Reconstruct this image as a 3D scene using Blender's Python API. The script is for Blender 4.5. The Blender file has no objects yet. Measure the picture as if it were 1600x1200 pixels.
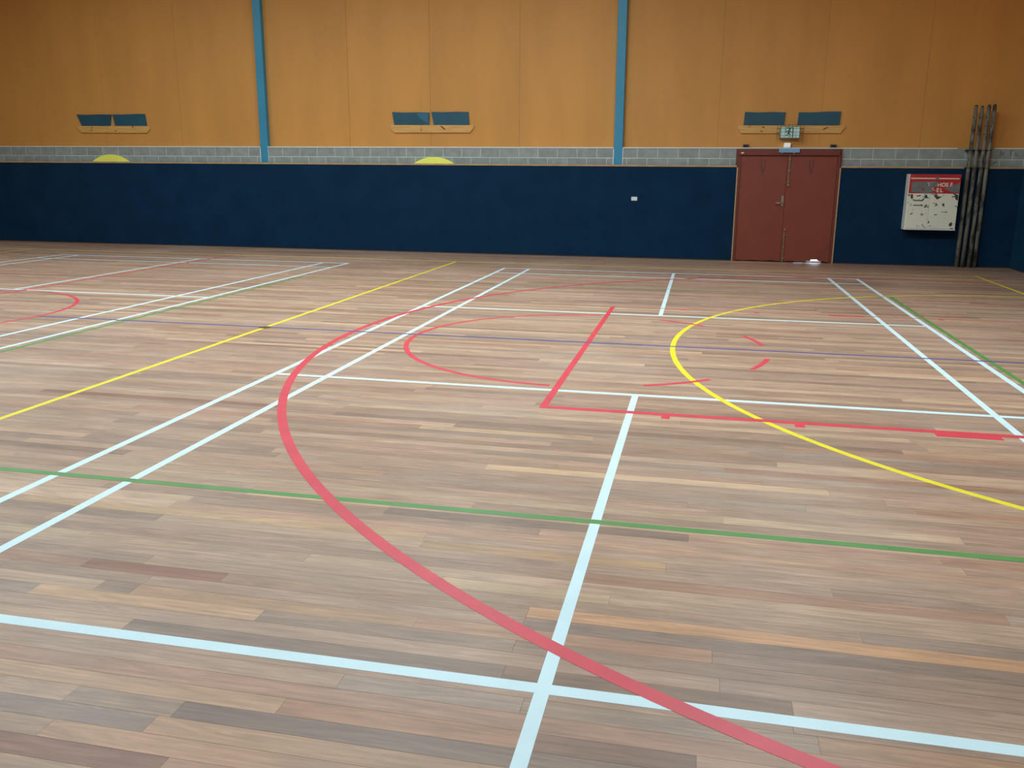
import bpy, bmesh, math, random
from mathutils import Matrix, Vector

random.seed(11)
C = bpy.context.scene
COL = C.collection

# ------------------------------------------------------------------ camera
cam_d = bpy.data.cameras.new('camera')
cam = bpy.data.objects.new('camera', cam_d)
COL.objects.link(cam)
CAM_M = ((0.978854, -0.054543, 0.197154, 3.47982),
         (0.20439, 0.221556, -0.953487, -1.683735),
         (0.008326, 0.973621, 0.228019, 1.657097),
         (0.0, 0.0, 0.0, 1.0))
cam.matrix_world = Matrix(CAM_M)
cam_d.sensor_fit = 'HORIZONTAL'
cam_d.sensor_width = 36.0
cam_d.lens = 1327.159 / 1600 * 36.0
cam_d.shift_x = (800 - 815.897) / 1600
cam_d.shift_y = (583.629 - 600) / 1600
cam_d.clip_end = 200
C.camera = cam

# ------------------------------------------------------------------ world, sun, lamps, exposure
w = bpy.data.worlds.new('world')
C.world = w
w.use_nodes = True
w.node_tree.nodes['Background'].inputs[0].default_value = (0.75, 0.86, 1.0, 1)
w.node_tree.nodes['Background'].inputs[1].default_value = 4.0

C.view_settings.view_transform = 'Standard'
C.view_settings.look = 'None'
C.view_settings.exposure = 0.29
C.view_settings.gamma = 1.0
C.view_settings.use_curve_mapping = False

def area(name, x, y, z, sx, sy, power, col):
    d = bpy.data.lights.new(name, 'AREA')
    d.shape = 'RECTANGLE'
    d.size, d.size_y, d.energy, d.color = sx, sy, power, col
    o = bpy.data.objects.new(name, d)
    o.location = (x, y, z)
    COL.objects.link(o)
    return o

# rows of ceiling lamps running along the hall; the row over the right-hand end is off
for lx, pw in ((-9.0, 120), (-4.5, 130), (0.0, 165), (4.5, 225)):
    for ly, k in ((2.5, 0.5), (7.0, 1.2), (11.0, 0.75)):
        if not (lx > 4 and ly > 10):
            area('ceiling_lamp', lx, ly, 6.6, 1.5, 1.5, pw * k, (0.74, 0.93, 1.0))

# ------------------------------------------------------------------ helpers
def lin(c):
    r = []
    for v in c:
        v /= 255.0
        r.append(v / 12.92 if v <= 0.04045 else ((v + 0.055) / 1.055) ** 2.4)
    return (r[0], r[1], r[2], 1.0)

MATS = {}
def mat(name, col, rough=0.6, metal=0.0, var=0.0, vscale=4.0, bump=0.0, stretch=(1, 1, 1), emit=0.0, spec=0.5,
        col2=None, lo=0.35, hi=0.65, objvar=0.0):
    """plain procedural material: noise between two close colours, optional bump and per-object variation"""
    if name in MATS:
        return MATS[name]
    m = bpy.data.materials.new(name)
    m.use_nodes = True
    nt = m.node_tree
    b = nt.nodes['Principled BSDF']
    b.inputs['Roughness'].default_value = rough
    b.inputs['Metallic'].default_value = metal
    b.inputs['Specular IOR Level'].default_value = spec
    g = nt.nodes.new('ShaderNodeNewGeometry')
    mp = nt.nodes.new('ShaderNodeMapping')
    mp.inputs['Scale'].default_value = stretch
    nt.links.new(g.outputs['Position'], mp.inputs['Vector'])
    nz = nt.nodes.new('ShaderNodeTexNoise')
    nz.inputs['Scale'].default_value = vscale
    nz.inputs['Detail'].default_value = 5
    nt.links.new(mp.outputs[0], nz.inputs['Vector'])
    rp = nt.nodes.new('ShaderNodeValToRGB')
    rp.color_ramp.elements[0].position = lo
    rp.color_ramp.elements[1].position = hi
    c1 = col2 if col2 else tuple(v * (1 - var) for v in col[:3]) + (1,)
    rp.color_ramp.elements[0].color = c1
    rp.color_ramp.elements[1].color = col if col2 else tuple(min(1, v * (1 + var)) for v in col[:3]) + (1,)
    nt.links.new(nz.outputs['Fac'], rp.inputs['Fac'])
    out = rp.outputs['Color']
    if objvar:
        oi = nt.nodes.new('ShaderNodeObjectInfo')
        mr = nt.nodes.new('ShaderNodeMapRange')
        mr.inputs['To Min'].default_value = 1 - objvar
        mr.inputs['To Max'].default_value = 1 + objvar
        nt.links.new(oi.outputs['Random'], mr.inputs['Value'])
        mx = nt.nodes.new('ShaderNodeVectorMath')
        mx.operation = 'SCALE'
        nt.links.new(out, mx.inputs[0])
        nt.links.new(mr.outputs[0], mx.inputs['Scale'])
        out = mx.outputs[0]
    nt.links.new(out, b.inputs['Base Color'])
    if bump:
        bp = nt.nodes.new('ShaderNodeBump')
        bp.inputs['Strength'].default_value = bump
        bp.inputs['Distance'].default_value = 0.01
        nt.links.new(nz.outputs['Fac'], bp.inputs['Height'])
        nt.links.new(bp.outputs[0], b.inputs['Normal'])
    if emit:
        nt.links.new(out, b.inputs['Emission Color'])
        b.inputs['Emission Strength'].default_value = emit
    MATS[name] = m
    return m

def obj(name, bm, m, parent=None, label=None, cat=None, group=None, kind=None, smooth=False):
    bmesh.ops.recalc_face_normals(bm, faces=bm.faces[:])
    me = bpy.data.meshes.new(name)
    bm.to_mesh(me)
    bm.free()
    if m:
        me.materials.append(m)
    if smooth:
        for p in me.polygons:
            p.use_smooth = True
    o = bpy.data.objects.new(name, me)
    COL.objects.link(o)
    if parent:
        o.parent = parent
    return tag(o, label, cat, group, kind)

def tag(o, label=None, cat=None, group=None, kind=None):
    if label: o['label'] = label
    if cat: o['category'] = cat
    if group: o['group'] = group
    if kind: o['kind'] = kind
    return o

def thing(name, label, cat, group=None, kind=None):
    o = bpy.data.objects.new(name, None)
    o.empty_display_size = 0.1
    COL.objects.link(o)
    return tag(o, label, cat, group, kind)

def box(bm, x0, x1, y0, y1, z0, z1, bev=0.0):
    r = bmesh.ops.create_cube(bm, size=1.0)
    vs = r['verts']
    for v in vs:
        v.co = ((x0 + x1) / 2 + v.co.x * (x1 - x0), (y0 + y1) / 2 + v.co.y * (y1 - y0), (z0 + z1) / 2 + v.co.z * (z1 - z0))
    if bev:
        es = list({e for v in vs for e in v.link_edges})
        bmesh.ops.bevel(bm, geom=es, offset=bev, segments=1, affect='EDGES', profile=0.5)
    return bm

def B(*a, **k):
    return box(bmesh.new(), *a, **k)

def prism_xz(bm, pts, y0, y1):
    """polygon in the wall plane (x, z) extruded from y0 to y1"""
    a = [bm.verts.new((x, y0, z)) for x, z in pts]
    b = [bm.verts.new((x, y1, z)) for x, z in pts]
    n = len(pts)
    bm.faces.new(a)
    bm.faces.new(b[::-1])
    for i in range(n):
        bm.faces.new((a[i], b[i], b[(i + 1) % n], a[(i + 1) % n]))
    return bm

def tube(bm, pts, r, seg=8, cap=True):
    pts = [Vector(p) for p in pts]
    rings = []
    for i, p in enumerate(pts):
        d = (pts[min(i + 1, len(pts) - 1)] - pts[max(i - 1, 0)]).normalized()
        up = Vector((0, 0, 1)) if abs(d.z) < 0.9 else Vector((1, 0, 0))
        a = d.cross(up).normalized()
        b = d.cross(a).normalized()
        rr = r[i] if isinstance(r, (list, tuple)) else r
        rings.append([bm.verts.new(p + (a * math.cos(t) + b * math.sin(t)) * rr)
                      for t in (2 * math.pi * k / seg for k in range(seg))])
    for q in range(len(rings) - 1):
        for k in range(seg):
            bm.faces.new((rings[q][k], rings[q][(k + 1) % seg], rings[q + 1][(k + 1) % seg], rings[q + 1][k]))
    if cap:
        bm.faces.new(rings[0][::-1])
        bm.faces.new(rings[-1])
    return bm

# ------------------------------------------------------------------ key planes
V = 16.04            # face of the navy wall carpet on the back wall
YB = V + 0.08        # face of the block course
YP = V + 0.20        # face of the plywood panels
YE = V + 0.30        # outside of the wall
UR = 9.25            # face of the carpet on the right wall
UL = -17.0
VR = -6.0
H = 7.0
DL, DR = 4.105, 6.04  # door opening

# ------------------------------------------------------------------ materials of the setting
def plank_material():
    m = bpy.data.materials.new('floor_planks')
    m.use_nodes = True
    nt = m.node_tree
    N, Lk = nt.nodes, nt.links
    b = N['Principled BSDF']
    at = N.new('ShaderNodeAttribute'); at.attribute_name = 'tone'
    of = N.new('ShaderNodeAttribute'); of.attribute_name = 'shift'
    g = N.new('ShaderNodeNewGeometry')
    ad = N.new('ShaderNodeVectorMath'); ad.operation = 'ADD'
    Lk.new(g.outputs['Position'], ad.inputs[0]); Lk.new(of.outputs['Vector'], ad.inputs[1])
    def noise(scale, detail, dist, rough=0.6):
        mp = N.new('ShaderNodeMapping'); mp.inputs['Scale'].default_value = scale
        Lk.new(ad.outputs[0], mp.inputs['Vector'])
        n = N.new('ShaderNodeTexNoise'); n.inputs['Scale'].default_value = 1.0
        n.inputs['Detail'].default_value = detail; n.inputs['Distortion'].default_value = dist
        n.inputs['Roughness'].default_value = rough
        Lk.new(mp.outputs[0], n.inputs['Vector'])
        return n
    fine = noise((2.6, 60, 1), 6, 0.35)      # long fibres
    figure = noise((1.6, 19, 1), 5, 2.6)     # wavy figure
    blot = noise((2.0, 5, 1), 3, 0.4)        # slow colour drift along a board
    def rng(n, lo, hi, a=0.3, z=0.7):
        r = N.new('ShaderNodeMapRange')
        r.inputs['From Min'].default_value = a; r.inputs['From Max'].default_value = z
        r.inputs['To Min'].default_value = lo; r.inputs['To Max'].default_value = hi
        Lk.new(n.outputs['Fac'], r.inputs['Value'])
        return r
    a1, a2, a3 = rng(fine, 0.86, 1.11), rng(figure, 0.80, 1.16), rng(blot, 0.86, 1.12)
    m1 = N.new('ShaderNodeMath'); m1.operation = 'MULTIPLY'
    m2 = N.new('ShaderNodeMath'); m2.operation = 'MULTIPLY'
    Lk.new(a1.outputs[0], m1.inputs[0]); Lk.new(a2.outputs[0], m1.inputs[1])
    Lk.new(m1.outputs[0], m2.inputs[0]); Lk.new(a3.outputs[0], m2.inputs[1])
    sc = N.new('ShaderNodeVectorMath'); sc.operation = 'SCALE'
    Lk.new(at.outputs['Color'], sc.inputs[0]); Lk.new(m2.outputs[0], sc.inputs['Scale'])
    # worn pale patches where old markings were sanded away
    wn = N.new('ShaderNodeTexNoise'); wn.inputs['Scale'].default_value = 0.55; wn.inputs['Detail'].default_value = 6
    Lk.new(g.outputs['Position'], wn.inputs['Vector'])
    wr = N.new('ShaderNodeMapRange'); wr.inputs['From Min'].default_value = 0.5; wr.inputs['From Max'].default_value = 0.75
    wr.inputs['To Min'].default_value = 0.0; wr.inputs['To Max'].default_value = 0.22
    Lk.new(wn.outputs['Fac'], wr.inputs['Value'])
    mx = N.new('ShaderNodeMix'); mx.data_type = 'RGBA'
    Lk.new(wr.outputs[0], mx.inputs['Factor']); Lk.new(sc.outputs[0], mx.inputs[6])
    mx.inputs[7].default_value = lin((196, 176, 158))
    Lk.new(mx.outputs[2], b.inputs['Base Color'])
    rr = rng(wn, 0.36, 0.52)
    Lk.new(rr.outputs[0], b.inputs['Roughness'])
    b.inputs['Specular IOR Level'].default_value = 0.46
    bp = N.new('ShaderNodeBump'); bp.inputs['Strength'].default_value = 0.06; bp.inputs['Distance'].default_value = 0.003
    Lk.new(fine.outputs['Fac'], bp.inputs['Height']); Lk.new(bp.outputs[0], b.inputs['Normal'])
    return m

M_PLANK = plank_material()
M_SUB = mat('subfloor', lin((110, 86, 70)), 0.9, var=0.1)
M_PLY = mat('orange_ply', lin((213, 148, 75)), 0.55, var=0.06, vscale=1.0, stretch=(1.6, 1, 0.35), bump=0.02, objvar=0.015, spec=0.35)
M_NAVY = mat('navy_carpet', lin((15, 46, 73)), 0.95, var=0.10, vscale=2.0, spec=0.15)
M_TEAL = mat('teal_navy_carpet', lin((18, 58, 84)), 0.95, var=0.10, vscale=2.0, spec=0.15)
M_BLOCK = mat('grey_block', lin((150, 154, 150)), 0.85, var=0.10, vscale=7, bump=0.25, objvar=0.06)
M_MORTAR = mat('pale_mortar', lin((208, 210, 202)), 0.9, var=0.14, vscale=1.2)
M_CAP = mat('cap_timber', lin((186, 150, 108)), 0.6, var=0.15, vscale=5, stretch=(1, 1, 6))
M_WHITE = mat('white_metal', lin((232, 230, 222)), 0.5, var=0.05)
M_COLUMN = mat('blue_steel_paint', lin((58, 142, 176)), 0.45, var=0.05, vscale=2)
M_PLAIN = mat('plain_wall', lin((190, 140, 90)), 0.8, var=0.05)
M_CEIL = mat('ceiling_lining', lin((150, 138, 120)), 0.9, var=0.03)
M_CONC = mat('outdoor_concrete', lin((215, 215, 210)), 0.9, var=0.05)

# ------------------------------------------------------------------ floor
floor = obj('floor', B(UL - .3, UR + .35, VR - .3, YE + 0.0, -0.12, -0.022), M_SUB, None,
            'satin hardwood strip floor of the sports hall, covered in coloured court markings', 'floor', kind='structure')

PAL = [((176, 149, 131), 20), ((184, 155, 132), 18), ((166, 138, 120), 14), ((190, 163, 140), 12), ((154, 130, 114), 10),
       ((146, 122, 108), 7), ((202, 176, 150), 6), ((180, 146, 122), 10), ((168, 128, 106), 5), ((158, 140, 128), 8),
       ((150, 108, 92), 2), ((206, 182, 152), 2)]
PCOL = [c for c, n in PAL for _ in range(n)]
PW, P0 = 0.0844, 0.888
# boards that stand out in the photograph: row, start, end, colour
SPECIAL = {
    4: [(0.94, 1.60, (150, 106, 90)), (1.60, 2.9, (176, 148, 128)), (2.9, 4.8, (196, 156, 122))],
    -6: [(1.94, 3.45, (140, 122, 112))], -5: [(1.0, 2.25, (188, 158, 132)), (2.25, 3.05, (182, 142, 116)), (3.05, 3.55, (142, 112, 95))],
    -1: [(1.45, 2.9, (152, 134, 124)), (2.9, 3.85, (148, 124, 108)), (3.85, 5.2, (176, 156, 142))],
    -3: [(3.0, 3.91, (160, 143, 130)), (3.91, 5.2, (182, 150, 124))], 2: [(1.3, 2.5, (196, 164, 132)), (2.5, 3.6, (180, 146, 124))],
    1: [(0.9, 1.9, (194, 164, 134)), (1.9, 2.9, (150, 132, 120))], 3: [(0.6, 1.3, (158, 138, 124)), (2.9, 4.75, (140, 124, 116))],
    10: [(-0.3, 0.95, (142, 124, 114)), (2.3, 3.41, (196, 168, 136))], 11: [(0.1, 2.29, (206, 180, 146))],
    14: [(2.0, 3.5, (146, 130, 122))], 15: [(1.2, 2.0, (206, 182, 152))], 23: [(2.33, 4.23, (208, 184, 156))],
    31: [(1.7, 2.87, (204, 180, 152))], 20: [(-0.8, 0.16, (140, 118, 104))], 6: [(2.5, 3.2, (204, 184, 156))],
    -9: [(1.3, 2.05, (158, 118, 102))], -7: [(1.9, 3.1, (192, 160, 134))], -8: [(1.6, 3.2, (186, 154, 130))],
}
def row_boards(row, u0, u1):
    out, u = [], u0 - random.random() * 1.5
    sp = sorted(SPECIAL.get(row, []))
    while u < u1:
        e = u + random.choice((1.0, 1.5, 2.1, 2.7, 3.4, 4.2)) * random.uniform(0.85, 1.15)
        c = random.choice(PCOL)
        c = tuple(v * 0.62 + q * 0.38 for v, q in zip(c, (174, 147, 128)))
        for s0, s1, sc in sp:
            if s0 <= u + 0.02 < s1 - 0.02:
                u, e = max(u, s0), s1
                c = (sc[0] * 0.8 + 174 * 0.2, sc[1] * 0.775 + 146 * 0.2, sc[2] * 0.75 + 124 * 0.2)
                break
            if u < s0 < e:
                e = s0
                break
        if out and e - u < 0.06:
            out[-1] = (out[-1][0], e, out[-1][2])
            u = e
            continue
        j = random.uniform(0.94, 1.06)
        j = (j * 1.035, j * 0.975, j * 0.94)
        c = tuple(v * q for v, q in zip(c, j))
        out.append((u, e, (c[0], min(c[1], c[0] * 0.866), min(c[2], c[0] * 0.765))))
        u = e
    return out

def set_tone(me, cols, shifts):
    a = me.attributes.new('tone', 'FLOAT_COLOR', 'FACE')
    s = me.attributes.new('shift', 'FLOAT_VECTOR', 'FACE')
    a.data.foreach_set('color', [x for c in cols for x in c])
    s.data.foreach_set('vector', [x for c in shifts for x in c])

def board_geom(u0, u1, v0, v1, zt):
    g = 0.00018
    c = 0.00045
    x0, x1, y0, y1 = u0 + g, u1 - g, v0 + g, v1 - g
    vs = [(x0, y0, -0.022), (x1, y0, -0.022), (x1, y1, -0.022), (x0, y1, -0.022),
          (x0, y0, zt - c), (x1, y0, zt - c), (x1, y1, zt - c), (x0, y1, zt - c),
          (x0 + c, y0 + c, zt), (x1 - c, y0 + c, zt), (x1 - c, y1 - c, zt), (x0 + c, y1 - c, zt)]
    fs = [(8, 9, 10, 11)]
    for i in range(4):
        k = (i + 1) % 4
        fs += [(i, k, 4 + k, 4 + i), (4 + i, 4 + k, 8 + k, 8 + i)]
    return vs, fs

near, far = [], []
cm = Vector((3.48, -1.68))
half = math.radians(33)
row = -18
while P0 + row * PW < V + 0.02:
    v0 = P0 + row * PW
    v1 = min(v0 + PW, V + 0.05)
    for (u, e, c) in row_boards(row, UL, UR + 0.1):
        e = min(e, UR + 0.1)
        inview = v0 > 0.15 and v0 < 3.9 and (e > 3.48 - (v0 + 1.75) * 0.93) and (u < 3.48 + (v0 + 1.75) * 0.47)
        (near if inview else far).append((u, e, v0, v1, c))
    row += 1
near.sort(key=lambda b: b[2])
far += near[300:]
near = near[:300]
for (u, e, v0, v1, c) in near:
    zt = random.uniform(-0.00015, 0.00015)
    vs, fs = board_geom(u, e, v0, v1, zt)
    me = bpy.data.meshes.new('plank')
    me.from_pydata(vs, [], fs)
    me.materials.append(M_PLANK)
    sh = (random.uniform(0, 90), random.uniform(0, 9), 0)
    set_tone(me, [lin(c)] * len(fs), [sh] * len(fs))
    o = bpy.data.objects.new('plank', me)
    COL.objects.link(o)
    o.parent = floor
VS, FS, CS, SH = [], [], [], []
for (u, e, v0, v1, c) in far:
    vs, fs = board_geom(u, e, v0, v1, random.uniform(-0.00015, 0.00015))
    n = len(VS)
    VS += vs
    FS += [tuple(i + n for i in f) for f in fs]
    CS += [lin(c)] * len(fs)
    SH += [(random.uniform(0, 90), random.uniform(0, 9), 0)] * len(fs)
me = bpy.data.meshes.new('distant_planks')
me.from_pydata(VS, [], FS)
me.materials.append(M_PLANK)
set_tone(me, CS, SH)
o = bpy.data.objects.new('distant_planks', me)
COL.objects.link(o)
o.parent = floor
tag(o, kind='stuff')

# ------------------------------------------------------------------ back wall shell
bm = bmesh.new()
for x0, x1 in ((UL, DL - 0.02), (DR + 0.01, UR + 0.3)):
    box(bm, x0, x1, YB + 0.0025, YE, -0.12, 2.19)
box(bm, UL, UR + 0.3, YP + 0.012, YE, 2.19, H)
box(bm, DL - 0.02, DR + 0.01, YB + 0.02, YE, 2.16, 2.19)
wall = obj('wall_back', bm, M_MORTAR, None,
           'back wall with orange plywood above grey blocks and navy carpet below', 'wall', kind='structure')

# plywood panels, each its own sheet
seams = [UL, -15.8, -13.8, -11.82, -10.06, -8.12, -6.06, -4.08, -2.25, -0.33, 1.74, 3.70, 5.63, 7.46, 9.36]
for a, b in zip(seams, seams[1:]):
    pb = B(a + 0.0018, b - 0.0018, YP, YP + 0.012, 2.205, H - 0.01, bev=0.0015)
    obj('plywood_panel', pb, M_PLY, wall)
    # darker cover joint recessed between the sheets
# blocks: two visible courses
def blocks(z0, z1, phase, u0, u1, mk, parent):
    k = math.floor((u0 - phase) / 0.408)
    while phase + k * 0.408 < u1:
        a, b = max(u0, phase + k * 0.408 + 0.0055), min(u1, phase + (k + 1) * 0.408 - 0.0055)
        if b - a > 0.03:
            mk(a, b, z0, z1, parent)
        k += 1
def back_block(a, b, z0, z1, parent):
    d = random.uniform(0, 0.0015)
    obj('block', B(a, b, YB - d, YB + 0.02, z0, z1, bev=0.002), M_BLOCK, parent)
for (u0, u1) in ((-15, -6.165), (-5.96, 1.64), (1.845, DL - 0.02), (DR + 0.01, 9.36)):
    blocks(2.008, 2.19, -3.174, u0, u1, back_block, wall)
    blocks(1.812, 1.994, -3.382, u0, u1, back_block, wall)
# white flashing along the top of the blocks
bm = bmesh.new()
for (u0, u1) in ((UL, -6.15), (-5.975, 1.652), (1.835, 8.1), (8.75, 9.3)):
    box(bm, u0, u1, YB - 0.012, YP, 2.191, 2.212)
obj('ledge_flashing', bm, M_WHITE, wall, 'thin white metal strip along the top of the grey blocks')
# carpeted dado, its end trims and its timber cap
for (u0, u1, n) in ((UL, DL - 0.005, 0), (DR + 0.012, UR - 0.001, 1)):
    tr = obj('trim_%d' % (n + 1), B(u0, u1, V, V + 0.03, 0.02, 1.833, bev=0.003), M_NAVY, None,
             ('navy carpet lining the lower back wall left of the red door', 'navy carpet lining the lower back wall right of the red door')[n],
             'wall lining', kind='structure')
    obj('dado_cap', B(u0, u1 - 0.012 * n, V - 0.012, V + 0.046, 1.834, 1.870, bev=0.003), M_CAP, tr, 'thin timber cap')
    x = (DL - 0.005, DR - 0.012)[n]
    obj('dado_end_trim', B(x, x + 0.024, V - 0.008, V + 0.046, 0.0, 1.834, bev=0.002), M_CAP, tr, 'thin timber edge beside the door')
M_BASE = mat('dark_base', lin((62, 44, 36)), 0.8, var=0.1)  # thin dark brown strip along the foot of the walls
bm = B(UL, DL - 0.006, V - 0.012, V + 0.03, 0.0, 0.02)
box(bm, DR + 0.013, UR, V - 0.012, V + 0.03, 0.0, 0.02)
obj('dark_strip_back', bm, M_BASE, None, 'thin dark strip where the navy wall carpet meets the floor', 'baseboard', kind='structure')

# steel columns (square hollow section with a cleat line above the ledge)
for cu, lb in ((-6.057, 'blue steel column on the left'), (1.745, 'blue steel column nearer the door')):
    cb = B(cu - 0.088, cu + 0.088, YB - 0.002, YP + 0.004, 1.871, H - 0.02, bev=0.006)
    co = obj('steel_column', cb, M_COLUMN, wall, lb)

# ------------------------------------------------------------------ right wall
bm = B(UR + 0.034, UR + 0.3, VR, YE, -0.12, 2.19)
box(bm, UR + 0.05, UR + 0.3, VR, YE, 2.19, H)
wr = obj('wall_right', bm, M_MORTAR, None, 'right wall of the hall, teal navy carpet up to shoulder height', 'wall', kind='structure')
obj('carpet_panel', B(UR, UR + 0.03, 4, V - 0.001, 0.02, 1.833, bev=0.003), M_TEAL, wr)
obj('dado_cap', B(UR - 0.012, UR + 0.034, 4, V - 0.013, 1.834, 1.870, bev=0.003), M_CAP, wr)
def right_block(a, b, z0, z1, parent):
    obj('block', B(UR + 0.03, UR + 0.05, a, b, z0, z1, bev=0.002), M_BLOCK, parent)
blocks(2.008, 2.19, 0.1, 9.0, V + 0.06, right_block, wr)
blocks(1.812, 1.994, 0.3, 9.0, V + 0.06, right_block, wr)
for a in (4.2, 6.15, 8.1, 10.05, 12.0, 13.95):
    obj('plywood_panel', B(UR + 0.036, UR + 0.05, a + 0.003, a + 1.947, 2.205, H - 0.01), M_PLY, wr)
obj('dark_strip_right', B(UR - 0.012, UR + 0.03, 4, V - 0.014, 0.0, 0.02), M_BASE, None,
    'thin dark strip at the foot of the right wall', 'baseboard', kind='structure')
# the sides of the hall behind the camera, and the roof
obj('wall_left', B(UL - 0.3, UL, VR, YE, -0.12, H), M_PLAIN, None, 'far left end wall of the hall', 'wall', kind='structure')
obj('wall_front', B(UL - 0.3, UR + 0.3, VR - 0.3, VR, -0.12, H), M_PLAIN, None, 'wall of the hall behind the viewer', 'wall', kind='structure')
obj('ceiling', B(UL - 0.3, UR + 0.3, VR - 0.3, YE, H, H + 0.2), M_CEIL, None, 'pale roof lining of the hall', 'ceiling', kind='structure')
obj('ground_outside', B(-2, 14, YE, YE + 12, -0.14, 0.0), M_CONC, None, 'sunlit concrete outside the red door', 'ground', kind='structure')

# ------------------------------------------------------------------ court markings (paint on the boards)
M_LW = mat('white_line_paint', lin((222, 241, 246)), 0.45, var=0.035, vscale=5)
M_LY = mat('yellow_line_paint', lin((248, 222, 48)), 0.45, var=0.05, vscale=6)
M_LG = mat('green_line_paint', lin((94, 146, 76)), 0.45, var=0.06, vscale=6)
M_LR = mat('red_line_paint', lin((223, 68, 81)), 0.45, var=0.06, vscale=6)
M_LRF = mat('faded_red_paint', lin((196, 116, 108)), 0.45, var=0.12, vscale=3)
M_LB = mat('blue_line_paint', lin((82, 84, 140)), 0.45, var=0.05, vscale=6)
ZT = {'white': 0.00045, 'yellow': 0.00062, 'green': 0.00074, 'red': 0.00086, 'blue': 0.00098}
MT = {'white': M_LW, 'yellow': M_LY, 'green': M_LG, 'red': M_LR, 'blue': M_LB}
def line_u(col, name, u, v0, v1, wd, label):          # runs away from the viewer
    return obj(name, B(u - wd / 2, u + wd / 2, v0, v1, 0.0002, ZT[col]), MT[col], floor, label)
def line_v(col, name, v, u0, u1, wd, label):          # runs across
    return obj(name, B(u0, u1, v - wd / 2, v + wd / 2, 0.00022, ZT[col] + 0.00006), MT[col], floor, label)
def arc(col, name, cu, cv, r, a0, a1, wd, label, n=None):
    n = n or max(6, int(abs(a1 - a0) / 2.0))
    bm = bmesh.new()
    prev = None
    for i in range(n + 1):
        t = math.radians(a0 + (a1 - a0) * i / n)
        q = [bm.verts.new((cu + rr * math.cos(t), cv + rr * math.sin(t), z))
             for rr, z in ((r - wd / 2, 0.0002), (r + wd / 2, 0.0002), (r + wd / 2, ZT[col]), (r - wd / 2, ZT[col]))]
        if prev:
            for k in range(4):
                bm.faces.new((prev[k], prev[(k + 1) % 4], q[(k + 1) % 4], q[k]))
        else:
            bm.faces.new(q[::-1])
        prev = q
    bm.faces.new(prev)
    return obj(name, bm, MT[col], floor, label)

# badminton court straight ahead, and the next one to its left
for c0, s, nm in ((0.0, (0.02, 0.48, 3.05, 5.62, 6.08), 'near'), (-9.2, (0.03, 0.41, 3.11, 5.70, 6.19), 'left')):
    us = [c0 + q for q in s]
    wdt = 0.054
    for k, q in enumerate(us):
        if k == 2:
            line_u('white', 'centre_line', q, 0.0, 4.74, 0.05, 'white centre line of the %s badminton court, viewer side' % nm)
            line_u('white', 'centre_line', q, 8.66, 13.38, 0.05, 'white centre line of the %s badminton court, far side' % nm)
        else:
            line_u('white', 'side_line', q, 0.0, 13.40, wdt, 'white side line of the %s badminton court' % nm)
    for vv, ln in ((0.02, 'base_line'), (0.78, 'long_service_line'), (4.74, 'short_service_line'), (8.67, 'short_service_line'),
                   (12.66, 'long_service_line'), (13.38, 'base_line')):
        line_v('white', ln, vv, us[0] - 0.027, us[-1] + 0.027, 0.056, 'white %s across the %s badminton court' % (ln.replace('_', ' '), nm))
# volleyball court in green
line_u('green', 'volleyball_side', 6.175, 2.18, 11.22, 0.05, 'green line beside the right white side lines')
line_u('green', 'volleyball_side', -2.875, 2.18, 11.22, 0.05, 'green line beside the left court')
line_v('green', 'volleyball_end', 2.205, -2.9, 6.2, 0.05, 'green line across the foreground')
line_v('green', 'volleyball_end', 11.20, -2.9, 6.2, 0.03, 'thin green line across the far part of the floor')
# netball court in yellow
line_u('yellow', 'netball_third_line', -1.15, -0.9, 14.27, 0.05, 'yellow line running to the wall, left of the middle')
line_u('yellow', 'netball_third_line', -10.68, -0.9, 14.33, 0.05, 'yellow line far left')
line_u('yellow', 'netball_end_line', 8.205, -0.9, 14.40, 0.05, 'yellow line at far right')
line_v('yellow', 'netball_side_line', 14.32, -16.5, 8.23, 0.036, 'faint yellow line along the foot of the navy wall')
arc('yellow', 'netball_goal_circle', 8.205, 6.78, 4.94, 90, 270, 0.05, 'yellow half circle at the right')
# basketball court in red
line_u('red', 'free_throw_line', 2.415, 4.21, 9.285, 0.055, 'red free throw line')
line_v('red', 'key_line', 4.235, 2.39, 8.2, 0.068, 'red key line on the viewer side')
line_v('red', 'key_line', 9.26, 2.39, 8.2, 0.04, 'faded red key line on the far side').data.materials[0] = M_LRF
for u0, u1 in ((3.275, 3.335), (4.18, 4.245), (5.075, 5.485), (6.33, 6.39)):
    obj('rebound_mark', B(u0, u1, 4.125, 4.22, 0.0002, ZT['red']), M_LR, floor)
    obj('rebound_mark', B(u0, u1, 9.185, 9.28, 0.0002, ZT['red']), M_LR, floor)
arc('red', 'free_throw_circle', 2.41, 6.70, 1.81, 92, 268, 0.05, 'red half circle left of the free throw line')
for a0, a1 in ((68.5, 49), (27.5, 11), (-10.5, -27.5), (-67.5, -47)):
    arc('red', 'free_throw_dash', 2.41, 6.70, 1.77, a0, a1, 0.05, 'red dash of the broken half circle', n=6)
a3 = math.degrees(math.asin(6.6 / 6.76))
arc('red', 'three_point_arc', 6.64, 6.76, 6.76, a3, 360 - a3, 0.064, 'large red three point arc sweeping through the foreground', n=140)
xe = 6.64 - 6.76 * math.cos(math.radians(180 - a3)) * -1
line_v('red', 'three_point_straight', 13.345, 6.64 + 6.76 * math.cos(math.radians(a3)), 8.2, 0.028, 'faded thin red line close to the wall').data.materials[0] = M_LRF
line_v('red', 'three_point_straight', 0.175, 6.64 + 6.76 * math.cos(math.radians(a3)), 8.2, 0.05, None)
line_u('red', 'half_way_line', -5.90, -0.9, 14.27, 0.05, 'red half way line in the left court')
arc('red', 'centre_circle', -5.88, 6.78, 1.83, 0, 360, 0.05, 'red centre circle at the left edge', n=72)
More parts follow.
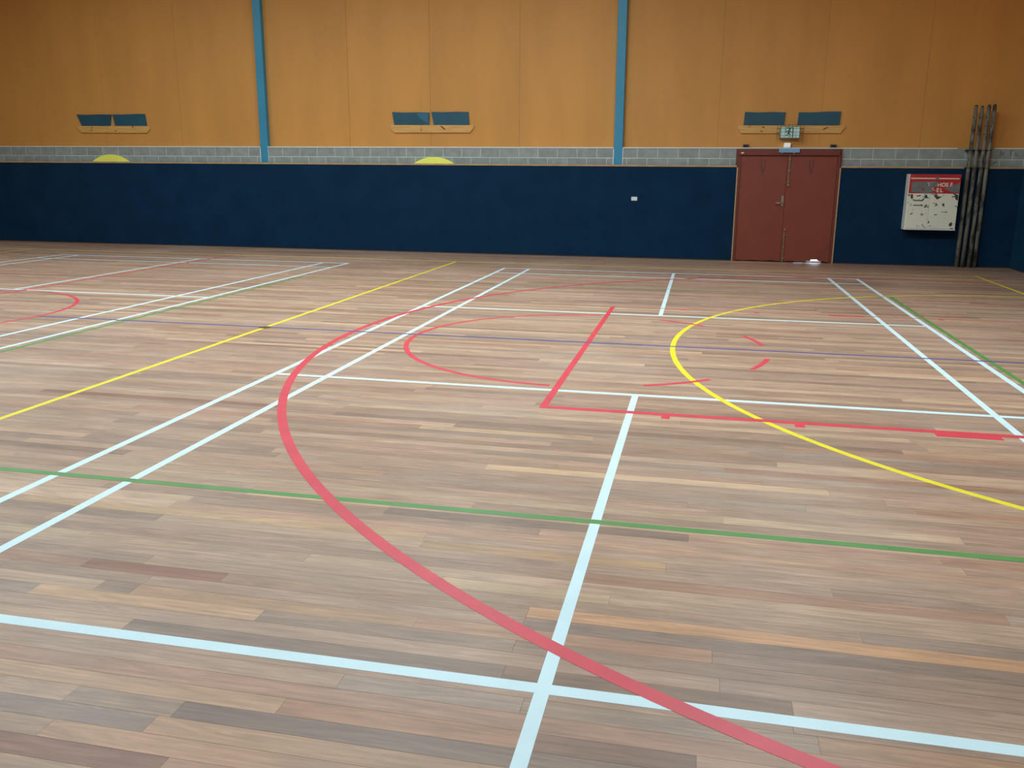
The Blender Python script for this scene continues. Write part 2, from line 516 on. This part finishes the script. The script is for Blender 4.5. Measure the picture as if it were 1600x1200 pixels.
# blue centre line
line_v('blue', 'blue_line', 6.763, -4.04, 9.2, 0.045, 'thin dark blue line across the whole floor')
M_PLATE = mat('dark_brass', lin((92, 74, 48)), 0.5, var=0.2, vscale=30)
bm = bmesh.new()
tube(bm, [(-1.15, 6.74, 0.0003), (-1.15, 6.74, 0.0032)], 0.065, 16)
obj('floor_socket_cover', bm, M_PLATE, floor, 'small dark round cover where the yellow and blue lines cross')

# ------------------------------------------------------------------ red double door
M_DOOR = mat('red_brown_paint', lin((135, 61, 44)), 0.5, var=0.06, vscale=2.5)
M_DFRAME = mat('red_brown_frame', lin((118, 50, 38)), 0.5, var=0.06)
M_STEEL = mat('dull_steel', lin((176, 168, 152)), 0.38, metal=0.85, var=0.08, vscale=20)
M_DARK = mat('black_plastic', lin((34, 34, 36)), 0.5, var=0.1)
M_DARKMARK = mat('door_dark_mark', lin((104, 54, 50)), 0.6, var=0.15, vscale=12)
SEAM = 5.052
door = thing('door_1', 'red-brown double door in the back wall under the exit sign', 'door', kind='structure')
bm = B(DL - 0.03, DL + 0.062, V + 0.035, YE + 0.002, 0.0, 2.065)
box(bm, DL + 0.020, DL + 0.062, V - 0.005, V + 0.035, 0.0, 2.062)
box(bm, DR - 0.062, DR + 0.02, V + 0.035, YE + 0.002, 0.0, 2.065)
box(bm, DR - 0.062, DR - 0.013, V - 0.005, V + 0.035, 0.0, 2.062)
box(bm, DL + 0.05, DL + 0.11, V + 0.063, YE, 0.0, 2.065)  # rear strips added to close daylight gaps at the leaf edges
box(bm, DR - 0.11, DR - 0.05, V + 0.063, YE, 0.0, 2.065)
obj('door_frame', bm, M_DFRAME, door)
obj('door_head', B(4.112, 6.005, V - 0.03, V + 0.07, 2.062, 2.183, bev=0.004), M_DFRAME, door, 'darker red-brown head above both door leaves')
bm = B(DL - 0.03, DR + 0.02, V + 0.063, YE + 0.002, 2.02, 2.19)  # unseen head and seam strips, added to block daylight leaking round the leaves
box(bm, SEAM - 0.04, SEAM + 0.04, V + 0.062, V + 0.09, 0.0, 2.03)
obj('daylight_stop', bm, M_DFRAME, door)
M_DAYBLOCK = mat('dark_daylight_block', lin((72, 60, 50)), 0.8, var=0.2, vscale=9)
bm = B(DL, 5.32, V + 0.075, YE, 0.0, 0.06)  # strips added behind the leaves to cut the daylight coming in below
box(bm, 5.32, 5.57, V + 0.075, YE, 0.0, 0.022)
box(bm, 5.57, DR, V + 0.075, YE, 0.0, 0.012)
box(bm, 5.845, DR, V + 0.075, YE, 0.012, 0.06)
obj('daylight_block_sill', bm, M_DAYBLOCK, door)
ll = obj('door_leaf', prism_xz(bmesh.new(), [(4.170, 0.022), (4.35, 0.016), (4.52, 0.026), (4.7, 0.014), (4.85, 0.028), (SEAM - 0.003, 0.016),
                                            (SEAM - 0.003, 2.058), (4.170, 2.058)], V + 0.015, V + 0.06), M_DOOR, door, 'left leaf with lever handle')
rl = obj('door_leaf', prism_xz(bmesh.new(), [(SEAM + 0.003, 0.012), (5.18, 0.02), (5.36, 0.03), (5.52, 0.026), (5.56, 0.036), (5.62, 0.034), (5.64, 0.064), (5.76, 0.066),
                                            (5.78, 0.04), (5.86, 0.034), (5.974, 0.014), (5.974, 2.058), (SEAM + 0.003, 2.058)], V + 0.015, V + 0.06),
         M_DOOR, door, 'right leaf with surface bolts, daylight showing under it')
bm = B(4.988, 5.034, V + 0.003, V + 0.015, 1.095, 1.300, bev=0.004)
obj('handle_plate', bm, M_STEEL, ll, 'steel handle plate')
bm = tube(bmesh.new(), [(5.008, V + 0.004, 1.158), (5.006, V - 0.045, 1.158), (4.985, V - 0.055, 1.158), (4.88, V - 0.055, 1.156)], [0.011, 0.011, 0.011, 0.010], 8)
obj('lever_handle', bm, M_STEEL, ll, 'steel lever handle', smooth=True)
def bolt(z0, z1, knob):
    bm = tube(bmesh.new(), [(5.094, V - 0.002, z0), (5.094, V - 0.002, z1)], 0.0085, 8)
    for q in (0.12, 0.5, 0.88):
        z = z0 + (z1 - z0) * q
        box(bm, 5.077, 5.111, V - 0.012, V + 0.0155, z - 0.012, z + 0.012, bev=0.002)
    tube(bm, [(5.094, V - 0.002, knob), (5.094, V - 0.03, knob)], [0.014, 0.018], 8)
    obj('surface_bolt', bm, M_STEEL, rl, 'long steel bolt')
bolt(1.49, 2.055, 1.50)
bolt(0.005, 0.60, 0.645)
for su, leaf in ((4.597, ll), (5.50, rl)):  # flat U-shaped mark, a little darker than the leaf paint
    bm = bmesh.new()
    pts = [(su - 0.045, 1.985), (su - 0.042, 1.86), (su - 0.028, 1.76), (su + 0.004, 1.70), (su + 0.034, 1.78), (su + 0.046, 1.88), (su + 0.05, 1.985)]
    ins = [(su + 0.024, 1.985), (su + 0.02, 1.88), (su + 0.012, 1.80), (su + 0.002, 1.765), (su - 0.01, 1.80), (su - 0.018, 1.88), (su - 0.02, 1.985)]
    outer = pts
    inner = ins[::-1]
    for i in range(len(outer) - 1):
        vs = []
        for (x, z) in (outer[i], outer[i + 1], inner[i + 1], inner[i]):
            vs.append((x, z))
        a = [bm.verts.new((x, V + 0.0135, z)) for x, z in vs]
        b = [bm.verts.new((x, V + 0.0155, z)) for x, z in vs]
        bm.faces.new(a)
        for q in range(4):
            bm.faces.new((a[q], b[q], b[(q + 1) % 4], a[(q + 1) % 4]))
    obj('dark_mark', bm, M_DARKMARK, leaf, 'dark U-shaped mark near the top of the leaf')
M_PALEBLUE = mat('pale_blue_paint', lin((126, 166, 206)), 0.5, var=0.05)
obj('blue_plate', B(4.872, 5.258, V - 0.075, V - 0.028, 2.112, 2.188, bev=0.006), M_PALEBLUE, door, 'pale blue cover at the middle of the head')
for x in (4.935, 5.155):
    obj('plate_catch', B(x - 0.014, x + 0.014, V - 0.06, V - 0.028, 2.092, 2.113, bev=0.003), M_STEEL, door)
obj('white_sticker', B(4.163, 4.215, V - 0.0325, V - 0.0295, 2.095, 2.118), M_WHITE, door, 'small white sticker on the left of the head')

# ------------------------------------------------------------------ things on the back wall
# exit sign in a wire guard
M_SIGN = mat('lit_sign_face', lin((186, 214, 208)), 0.4, var=0.05, vscale=9, emit=0.12)
M_GREEN = mat('sign_green', lin((20, 104, 82)), 0.45, var=0.05)
M_HOUS = mat('grey_housing', lin((120, 120, 112)), 0.6, var=0.05)
M_WIRE = mat('grey_wire', lin((112, 104, 92)), 0.45, metal=0.6, var=0.1)
ex = thing('exit_sign', 'green and white running-man exit sign in a wire guard above the red door', 'sign')
obj('sign_housing', B(4.875, 5.245, YP - 0.14, YP - 0.0375, 2.385, 2.605, bev=0.006), M_HOUS, ex)
ys = YP - 0.143
sf = obj('sign_face', B(4.885, 5.235, ys, YP - 0.139, 2.395, 2.597), M_SIGN, ex, 'lit white panel')
def strokes(lst, y0, y1):
    bm = bmesh.new()
    for (x0, z0, x1, z1, wd) in lst:
        d = Vector((x1 - x0, z1 - z0)).normalized()
        n = Vector((-d.y, d.x)) * wd / 2
        prism_xz(bm, [(x0 + n.x, z0 + n.y), (x1 + n.x, z1 + n.y), (x1 - n.x, z1 - n.y), (x0 - n.x, z0 - n.y)], y0, y1)
    return bm
ox, oz = 5.07, 2.40
bm = strokes([(ox - .030, oz + .130, ox - .038, oz + .075, .034), (ox - .036, oz + .08, ox - .005, oz + .055, .018), (ox - .005, oz + .055, ox - .012, oz + .008, .015),
              (ox - .040, oz + .08, ox - .062, oz + .045, .018), (ox - .062, oz + .045, ox - .095, oz + .038, .014),
              (ox - .025, oz + .128, ox + .008, oz + .098, .013), (ox + .008, oz + .098, ox + .030, oz + .112, .012),
              (ox - .036, oz + .130, ox - .066, oz + .122, .013), (ox - .066, oz + .122, ox - .080, oz + .092, .012),
              (ox + .045, oz + .004, ox + .045, oz + .186, .016), (ox + .045, oz + .180, ox - .085, oz + .180, .014),
              (ox - .09, oz + .186, ox - .09, oz + .09, .010)], ys - 0.003, ys + 0.001)
prism_xz(bm, [(ox - .018 + .019 * math.cos(t), oz + .153 + .019 * math.sin(t)) for t in (k * math.pi / 6 for k in range(12))], ys - 0.003, ys + 0.001)
obj('running_man', bm, M_GREEN, sf, 'dark green running man and doorway')
bm = bmesh.new()
gx0, gx1, gz0, gz1, gy0, gy1 = 4.82, 5.305, 2.368, 2.635, YP - 0.20, YP - 0.0415
for k in range(8):
    x = gx0 + (gx1 - gx0) * k / 7
    tube(bm, [(x, gy1, gz1), (x, gy0, gz1), (x, gy0, gz0), (x, gy1, gz0)], 0.0035, 5)
for k in range(5):
    z = gz0 + (gz1 - gz0) * k / 4
    tube(bm, [(gx0, gy1, z), (gx0, gy0, z), (gx1, gy0, z), (gx1, gy1, z)], 0.0035, 5)
obj('wire_guard', bm, M_WIRE, ex, 'grey wire cage')

em = thing('emergency_light', 'small white emergency light box between exit sign and door head', 'light')
obj('lamp_body', B(4.972, 5.090, YB - 0.03, YP - 0.001, 2.214, 2.300, bev=0.008), mat('emergency_lamp_white', lin((240, 243, 242)), 0.4, var=0.02, emit=0.22), em)
bm = tube(bmesh.new(), [(5.089, YB + 0.03, 2.250), (5.112, YB + 0.028, 2.250)], [0.024, 0.018], 10)
obj('lamp_lens', bm, M_DARK, em, 'dark round side piece')
for bu, lb in ((4.25, 'small black bracket on the ledge above the left door leaf'), (5.892, 'small black bracket on the ledge above the right door leaf')):
    bm = bmesh.new()
    box(bm, bu - 0.05, bu + 0.05, YB + 0.005, YP - 0.002, 2.213, 2.226)
    box(bm, bu - 0.05, bu - 0.034, YB + 0.005, YP - 0.002, 2.226, 2.272)
    box(bm, bu + 0.034, bu + 0.05, YB + 0.005, YP - 0.002, 2.226, 2.272)
    box(bm, bu - 0.034, bu + 0.034, YP - 0.03, YP - 0.002, 2.226, 2.272)
    br = obj('ledge_bracket', bm, M_DARK, None, lb, 'bracket', 'black brackets above the door')

# timber boards with cut-off lower corners
M_PINE = mat('pine_board', lin((218, 164, 92)), 0.55, var=0.12, vscale=4, stretch=(0.7, 1, 9), bump=0.03)
M_KNOT = mat('pine_knot', lin((120, 72, 34)), 0.6, var=0.2, vscale=30)
def batten(pts, knots, label, joints=()):
    t = thing('timber_board', label, 'board', 'pine boards below the blue panels')
    bd = obj('board', prism_xz(bmesh.new(), pts, YP - 0.036, YP - 0.0005), M_PINE, t)
    for (x, z, a, b, rot) in knots:
        bm = bmesh.new()
        prism_xz(bm, [(x + a * math.cos(q) * math.cos(rot) - b * math.sin(q) * math.sin(rot), z + a * math.cos(q) * math.sin(rot) + b * math.sin(q) * math.cos(rot))
                      for q in (k * math.pi / 5 for k in range(10))], YP - 0.0375, YP - 0.035)
        obj('knot', bm, M_KNOT, bd)
    for x in joints:
        obj('joint', B(x - 0.003, x + 0.003, YP - 0.0372, YP - 0.035, pts[0][1] - 0.15, pts[0][1] - 0.002), M_KNOT, bd)
batten([(-10.78, 2.664), (-8.93, 2.662), (-8.895, 2.628), (-8.90, 2.60), (-8.985, 2.510), (-10.67, 2.520), (-10.785, 2.630)],
       [(-10.39, 2.62, .03, .008, 1.1), (-9.78, 2.555, .022, .012, .2), (-9.33, 2.645, .014, .03, .2), (-10.42, 2.565, .02, .01, .3)],
       'long pine board left of the left blue column')
batten([(-3.14, 2.664), (-1.305, 2.658), (-1.305, 2.60), (-1.385, 2.507), (-3.055, 2.507), (-3.14, 2.59)],
       [(-1.97, 2.605, .07, .016, -.6), (-2.45, 2.57, .02, .008, .5)], 'pine board between the two blue columns', (-2.455,))
batten([(4.072, 2.636), (6.074, 2.630), (6.074, 2.585), (6.0, 2.486), (4.145, 2.486), (4.072, 2.570)],
       [(4.56, 2.60, .03, .012, -.5), (5.72, 2.575, .06, .012, .5), (4.53, 2.52, .02, .012, .2), (4.30, 2.615, .03, .006, .6)],
       'pine board behind the exit sign')

# teal panels leaning on the boards
M_TEALP = mat('teal_panel', lin((32, 80, 98)), 0.55, var=0.12, vscale=2.5, objvar=0.10)
M_TEALF = mat('teal_fold', lin((48, 100, 128)), 0.55, var=0.05)
def pad(pts, label, fold=None):
    # pts: top-left, top-right, bottom-right, bottom-left; slightly sagging top edge
    (a, b, c, d) = pts
    t1 = (a[0] * .7 + b[0] * .3, a[1] * .7 + b[1] * .3 - 0.006)
    t2 = (a[0] * .3 + b[0] * .7, a[1] * .3 + b[1] * .7 + 0.004)
    o = obj('teal_panel', prism_xz(bmesh.new(), [a, t1, t2, b, c, d], YP - 0.028, YP - 0.0005), M_TEALP, None, label, 'panel', 'teal panels above the pine boards')
    if fold:
        obj('folded_corner', prism_xz(bmesh.new(), fold, YP - 0.031, YP - 0.0275), M_TEALF, o, 'lighter turned corner')
zt = 0.0
pad([(-10.77, 2.920), (-9.865, 2.914), (-9.918, 2.668), (-10.655, 2.668)], 'teal panel, left one of the pair left of the left blue column')
pad([(-9.835, 2.918), (-9.005, 2.920), (-8.980, 2.666), (-9.785, 2.666)], 'teal panel, right one of the pair left of the left blue column')
pad([(-3.095, 2.930), (-2.268, 2.912), (-2.280, 2.667), (-3.050, 2.667)], 'teal panel with a lighter turned corner, between the columns',
    [(-2.56, 2.905), (-2.285, 2.902), (-2.293, 2.69), (-2.48, 2.80)])
pad([(-2.225, 2.928), (-1.42, 2.922), (-1.400, 2.666), (-2.172, 2.666)], 'flat teal panel, right one of the pair between the columns')
pad([(4.195, 2.888), (4.962, 2.876), (4.944, 2.640), (4.182, 2.640)], 'teal panel above left side of the exit sign')
pad([(5.208, 2.876), (5.985, 2.886), (5.974, 2.640), (5.196, 2.640)], 'teal panel above right side of the exit sign')

# yellow discs behind the carpet edge
M_YELLOW = mat('yellow_disc', lin((255, 250, 112)), 0.5, var=0.03)
for (cu, zc, r, lb) in ((-9.90, 2.030 - 0.79, 0.79, 'yellow disc rising behind the wall carpet below the left pine board'),
                        (-2.144, 2.006 - 0.80, 0.80, 'yellow disc rising behind the wall carpet between the columns')):
    bm = prism_xz(bmesh.new(), [(cu + r * math.cos(t), zc + r * math.sin(t)) for t in (k * 2 * math.pi / 64 for k in range(64))], V + 0.05, YB - 0.0035)
    obj('yellow_disc', bm, M_YELLOW, None, lb, 'disc', 'yellow discs on the back wall')

# double power socket
M_SOCK = mat('socket_white', lin((236, 240, 240)), 0.4, var=0.02)
so = thing('power_socket', 'white double power socket on the navy wall carpet left of the door', 'socket')
fp = obj('face_plate', B(2.052, 2.172, V - 0.010, V - 0.0002, 1.160, 1.236, bev=0.004), M_SOCK, so)
for x in (2.083, 2.141):
    bm = B(x - 0.009, x + 0.009, V - 0.014, V - 0.009, 1.212, 1.226, bev=0.002)
    obj('switch', bm, M_SOCK, fp)
    for (dx, rt) in ((-0.008, 0.5), (0.008, -0.5), (0, 0)):
        bm = bmesh.new()
        zc = 1.192 if dx else 1.176
        prism_xz(bm, [(x + dx + sx * math.cos(rt) - sz * math.sin(rt), zc + sx * math.sin(rt) + sz * math.cos(rt))
                      for sx, sz in ((-.0015, -.006), (.0015, -.006), (.0015, .006), (-.0015, .006))], V - 0.0108, V - 0.0095)
        obj('socket_slot', bm, M_DARK, fp)

# fire hose reel cabinet
def chipped_material():
    m = bpy.data.materials.new('chipped_cream_paint')
    m.use_nodes = True
    nt = m.node_tree
    N, Lk = nt.nodes, nt.links
    b = N['Principled BSDF']
    b.inputs['Roughness'].default_value = 0.55
    g = N.new('ShaderNodeNewGeometry')
    def nz(scale, det, st):
        mp = N.new('ShaderNodeMapping'); mp.inputs['Scale'].default_value = st
        Lk.new(g.outputs['Position'], mp.inputs[0])
        n = N.new('ShaderNodeTexNoise'); n.inputs['Scale'].default_value = scale; n.inputs['Detail'].default_value = det
        n.inputs['Distortion'].default_value = 0.8
        Lk.new(mp.outputs[0], n.inputs['Vector'])
        return n
    n1, n2 = nz(9, 6, (1, 1, 1.8)), nz(3.0, 3, (1, 1, 1))
    # chips gather towards the upper left and the far right edge: height bias
    sx = N.new('ShaderNodeSeparateXYZ'); Lk.new(g.outputs['Position'], sx.inputs[0])
    hb = N.new('ShaderNodeMapRange'); hb.inputs['From Min'].default_value = 0.75; hb.inputs['From Max'].default_value = 1.38
    hb.inputs['To Min'].default_value = -0.02; hb.inputs['To Max'].default_value = 0.035
    Lk.new(sx.outputs['Z'], hb.inputs['Value'])
    ad = N.new('ShaderNodeMath'); ad.operation = 'ADD'
    Lk.new(n1.outputs['Fac'], ad.inputs[0]); Lk.new(hb.outputs[0], ad.inputs[1])
    r = N.new('ShaderNodeMapRange'); r.inputs['From Min'].default_value = 0.625; r.inputs['From Max'].default_value = 0.65
    Lk.new(ad.outputs[0], r.inputs['Value'])
    rp = N.new('ShaderNodeValToRGB')
    rp.color_ramp.elements[0].color = lin((232, 228, 204)); rp.color_ramp.elements[1].color = lin((248, 246, 228))
    Lk.new(n2.outputs['Fac'], rp.inputs['Fac'])
    mx = N.new('ShaderNodeMix'); mx.data_type = 'RGBA'
    Lk.new(r.outputs[0], mx.inputs['Factor']); Lk.new(rp.outputs[0], mx.inputs[6]); mx.inputs[7].default_value = lin((72, 66, 56))
    Lk.new(mx.outputs[2], b.inputs['Base Color'])
    return m
M_CHIP = chipped_material()
M_CREAM = mat('cream_side', lin((238, 234, 220)), 0.55, var=0.06, vscale=6)
M_RED = mat('cabinet_red', lin((196, 44, 44)), 0.5, var=0.08, vscale=6)
M_BARE = mat('bare_grey', lin((122, 122, 120)), 0.6, var=0.10, vscale=9)
M_LET = mat('letter_white', lin((238, 226, 214)), 0.5, var=0.04)
M_CHIPD = mat('dark_chip', lin((70, 62, 54)), 0.7, var=0.2, vscale=20)
hx0, hx1, hz0, hz1 = 7.245, 8.142, 0.700, 1.728
hy = V - 0.26
hose = thing('hose_reel_cabinet', 'scratched cream and red fire hose reel cabinet on the navy wall right of the door', 'cabinet')
bm = B(hx0, hx1, hy + 0.012, V - 0.0005, hz0, hz1, bev=0.004)
obj('cabinet_body', bm, M_CREAM, hose)
sp = obj('sign_panel', B(hx0 + 0.012, hx1, hy - 0.002, hy + 0.012, 1.380, hz1, bev=0.002), M_RED, hose, 'worn red panel with white letters')
fy = hy - 0.002
cl = obj('cabinet_door', B(hx0 + 0.014, 7.640, hy, hy + 0.012, hz0 + 0.03, 1.376, bev=0.002), M_CHIP, hose, 'cream left door with scraped paint')
cr = obj('cabinet_door', B(7.648, hx1 - 0.006, hy, hy + 0.012, hz0 + 0.03, 1.376, bev=0.002), M_CHIP, hose)
obj('bottom_lip', B(hx0 - 0.01, hx1, hy - 0.008, hy + 0.03, hz0, hz0 + 0.024, bev=0.003), M_WHITE, hose)
obj('white_stripe', B(hx0 + 0.03, 7.70, fy - 0.0012, fy + 0.001, 1.640, 1.660), M_LET, sp)
obj('white_stripe', B(7.76, hx1 - 0.03, fy - 0.0012, fy + 0.001, 1.640, 1.660), M_LET, sp)
patches = [[(7.30, 1.40), (7.29, 1.56), (7.36, 1.592), (7.60, 1.590), (7.70, 1.60), (7.76, 1.575), (7.74, 1.50), (7.68, 1.50), (7.70, 1.44), (7.66, 1.40), (7.60, 1.375), (7.52, 1.375), (7.46, 1.40)],
           [(7.86, 1.47), (8.00, 1.52), (8.135, 1.58), (8.138, 1.39), (8.02, 1.40), (7.94, 1.44)],
           [(7.71, 1.63), (7.70, 1.668), (7.74, 1.68), (7.765, 1.66), (7.75, 1.63)],
           [(7.93, 1.36), (7.96, 1.385), (8.0, 1.38), (7.99, 1.36)]]
for p in patches[:3]:
    obj('bare_patch', prism_xz(bmesh.new(), p, fy - 0.0010, fy + 0.001), M_BARE, sp, 'grey patch where the red paint is gone')
obj('red_fleck', prism_xz(bmesh.new(), [(7.475, 1.45), (7.49, 1.475), (7.515, 1.478), (7.525, 1.455), (7.505, 1.438)], fy - 0.0018, fy), M_RED, sp)
def lettering(txt, x, z, size, sx=1.0):
    cu = bpy.data.curves.new('lettering', 'FONT')
    cu.body = txt
    cu.size = size
    cu.extrude = 0.0008
    cu.offset = 0.003
    t = bpy.data.objects.new('lettering_curve', cu)
    COL.objects.link(t)
    dg = bpy.context.evaluated_depsgraph_get()
    me = bpy.data.meshes.new_from_object(t.evaluated_get(dg))
    bpy.data.objects.remove(t)
    me.transform(Matrix.Translation((x, fy - 0.0026, z)) @ Matrix.Rotation(math.radians(90), 4, 'X') @ Matrix.Diagonal((sx, 1, 1, 1)))
    me.materials.clear()
    me.materials.append(M_LET)
    o = bpy.data.objects.new('lettering', me)
    COL.objects.link(o)
    o.parent = sp
    return o
for ch, x in (('H', 7.745), ('O', 7.815), ('S', 7.892), ('E', 7.962)):
    lettering(ch, x, 1.505, 0.098, 0.95)
for ch, x in (('E', 7.735), ('L', 7.800)):
    lettering(ch, x, 1.405, 0.098, 0.95)
# what is left of the scratched-away letters
for st in ([(7.565, 1.572, 7.60, 1.568, .011), (7.597, 1.570, 7.606, 1.545, .012), (7.606, 1.549, 7.590, 1.515, .010)], [(7.64, 1.572, 7.655, 1.570, .008)],
           [(7.655, 1.464, 7.685, 1.480, .009), (7.655, 1.466, 7.69, 1.435, .009)], [(7.70, 1.44, 7.715, 1.43, .010)]):
    obj('letter_remnant', strokes(st, fy - 0.003, fy), M_LET, sp)
# scratches through the lettering
for st in ((7.74, 1.585, 7.775, 1.545, .016), (7.985, 1.503, 8.01, 1.528, .02)):
    obj('bare_scratch', strokes([st], fy - 0.0045, fy), M_BARE, sp)
# torn label remains and slots on the left door
dy = hy
chips = [[(7.30, 1.36), (7.30, 1.30), (7.325, 1.265), (7.345, 1.29), (7.338, 1.36)],
         [(7.35, 1.275), (7.37, 1.255), (7.50, 1.255), (7.53, 1.285), (7.55, 1.28), (7.52, 1.235), (7.37, 1.235), (7.345, 1.25)],
         [(7.36, 1.165), (7.53, 1.165), (7.53, 1.148), (7.36, 1.148)], [(7.57, 1.17), (7.60, 1.175), (7.605, 1.145), (7.58, 1.14)],
         [(7.56, 1.345), (7.58, 1.36), (7.60, 1.30), (7.575, 1.285), (7.53, 1.31)], [(8.10, 1.36), (8.128, 1.36), (8.13, 1.25), (8.09, 1.27), (8.075, 1.31)],
         [(8.03, 0.83), (8.07, 0.86), (8.085, 0.80), (8.05, 0.77), (8.02, 0.80)], [(7.315, 0.99), (7.36, 1.02), (7.375, 1.005), (7.34, 0.985)],
         [(7.735, 0.985), (7.79, 1.00), (7.80, 0.985), (7.75, 0.975)], [(7.315, 1.19), (7.325, 1.19), (7.325, 1.14), (7.315, 1.14)],
         [(7.86, 1.19), (7.90, 1.20), (7.91, 1.15), (7.88, 1.145)], [(7.655, 0.86), (7.68, 0.87), (7.675, 0.83), (7.65, 0.825)]]
for p in chips:
    obj('paint_chip', prism_xz(bmesh.new(), p, dy - 0.0008, dy + 0.001), M_CHIPD, cl if p[0][0] < 7.645 else cr)

# four steel poles standing in the corner, held by two clamp bars
M_POLE = mat('weathered_pole', lin((128, 122, 110)), 0.65, metal=0.1, vscale=9, stretch=(1, 1, 0.45), col2=lin((54, 51, 46)), lo=0.36, hi=0.56, bump=0.2)
M_CLAMP = mat('dark_iron', lin((48, 46, 44)), 0.6, var=0.2, vscale=10)
PU = (8.293, 8.397, 8.512, 8.605)
ptop = (2.945, 2.93, 2.95, 2.955)
names = ('weathered grey pole nearest the hose reel cabinet', 'second weathered pole from the hose reel cabinet',
         'third weathered pole from the hose reel cabinet', 'weathered pole nearest the room corner')
PY = V - 0.075
for u, zt, lb in zip(PU, ptop, names):
    t = thing('steel_pole', lb, 'pole', 'steel poles in the corner')
    sh = obj('shaft', tube(bmesh.new(), [(u, PY, 0.001), (u, PY, 0.9), (u, PY, 1.9), (u + .004, PY, zt)], [0.038, 0.037, 0.036, 0.034], 12), M_POLE, t, smooth=True)
    bm = tube(bmesh.new(), [(u + .004, PY, zt - 0.02), (u + .004, PY, zt + 0.02), (u + .004, PY, zt + 0.025)], [0.026, 0.026, 0.010], 10)
    obj('pole_cap', bm, M_CLAMP, t)
    for z in (0.35, 1.15, 2.45, 2.6, 2.75):
        obj('pole_hook', tube(bmesh.new(), [(u - 0.024, PY - 0.024, z), (u - 0.034, PY - 0.036, z)], 0.008, 6), M_CLAMP, sh)
for z, lb in ((2.165, 'upper dark clamp bar holding the poles at the grey blocks'), (1.845, 'lower dark clamp bar holding the poles at the carpet cap')):
    t = thing('pole_clamp', lb, 'clamp', 'clamp bars holding the poles')
    bm = B(8.235, 8.665, V - 0.030, YB - 0.003 if z > 2 else V - 0.0125, z - 0.018, z + 0.018, bev=0.003)
    cb = obj('clamp_bar', bm, M_CLAMP, t)
    for u in PU:
        bm = bmesh.new()
        pts = [(u - 0.044, V - 0.03, z)] + [(u + 0.044 * math.cos(a), PY - 0.044 * math.sin(a), z) for a in (math.pi - k * math.pi / 8 for k in range(9))] + [(u + 0.044, V - 0.03, z)]
        tube(bm, pts, 0.005, 6)
        obj('clamp_loop', bm, M_CLAMP, cb)
# scribble on the blocks beside the poles
M_INK = mat('black_scribble', lin((60, 60, 58)), 0.7, var=0.1)
for st in ([(8.86, 2.155, 8.90, 2.09, .008), (8.86, 2.155, 8.855, 2.05, .007), (8.90, 2.09, 8.93, 2.15, .008)], [(9.03, 2.16, 9.03, 2.08, .008), (9.03, 2.16, 9.08, 2.17, .007)],
           [(8.74, 1.925, 8.80, 1.965, .010)], [(9.10, 2.13, 9.14, 2.06, .007)]):
    obj('scribble', strokes(st, YB - 0.0035, YB - 0.0012), M_INK, wall, 'black scribble on the blocks')
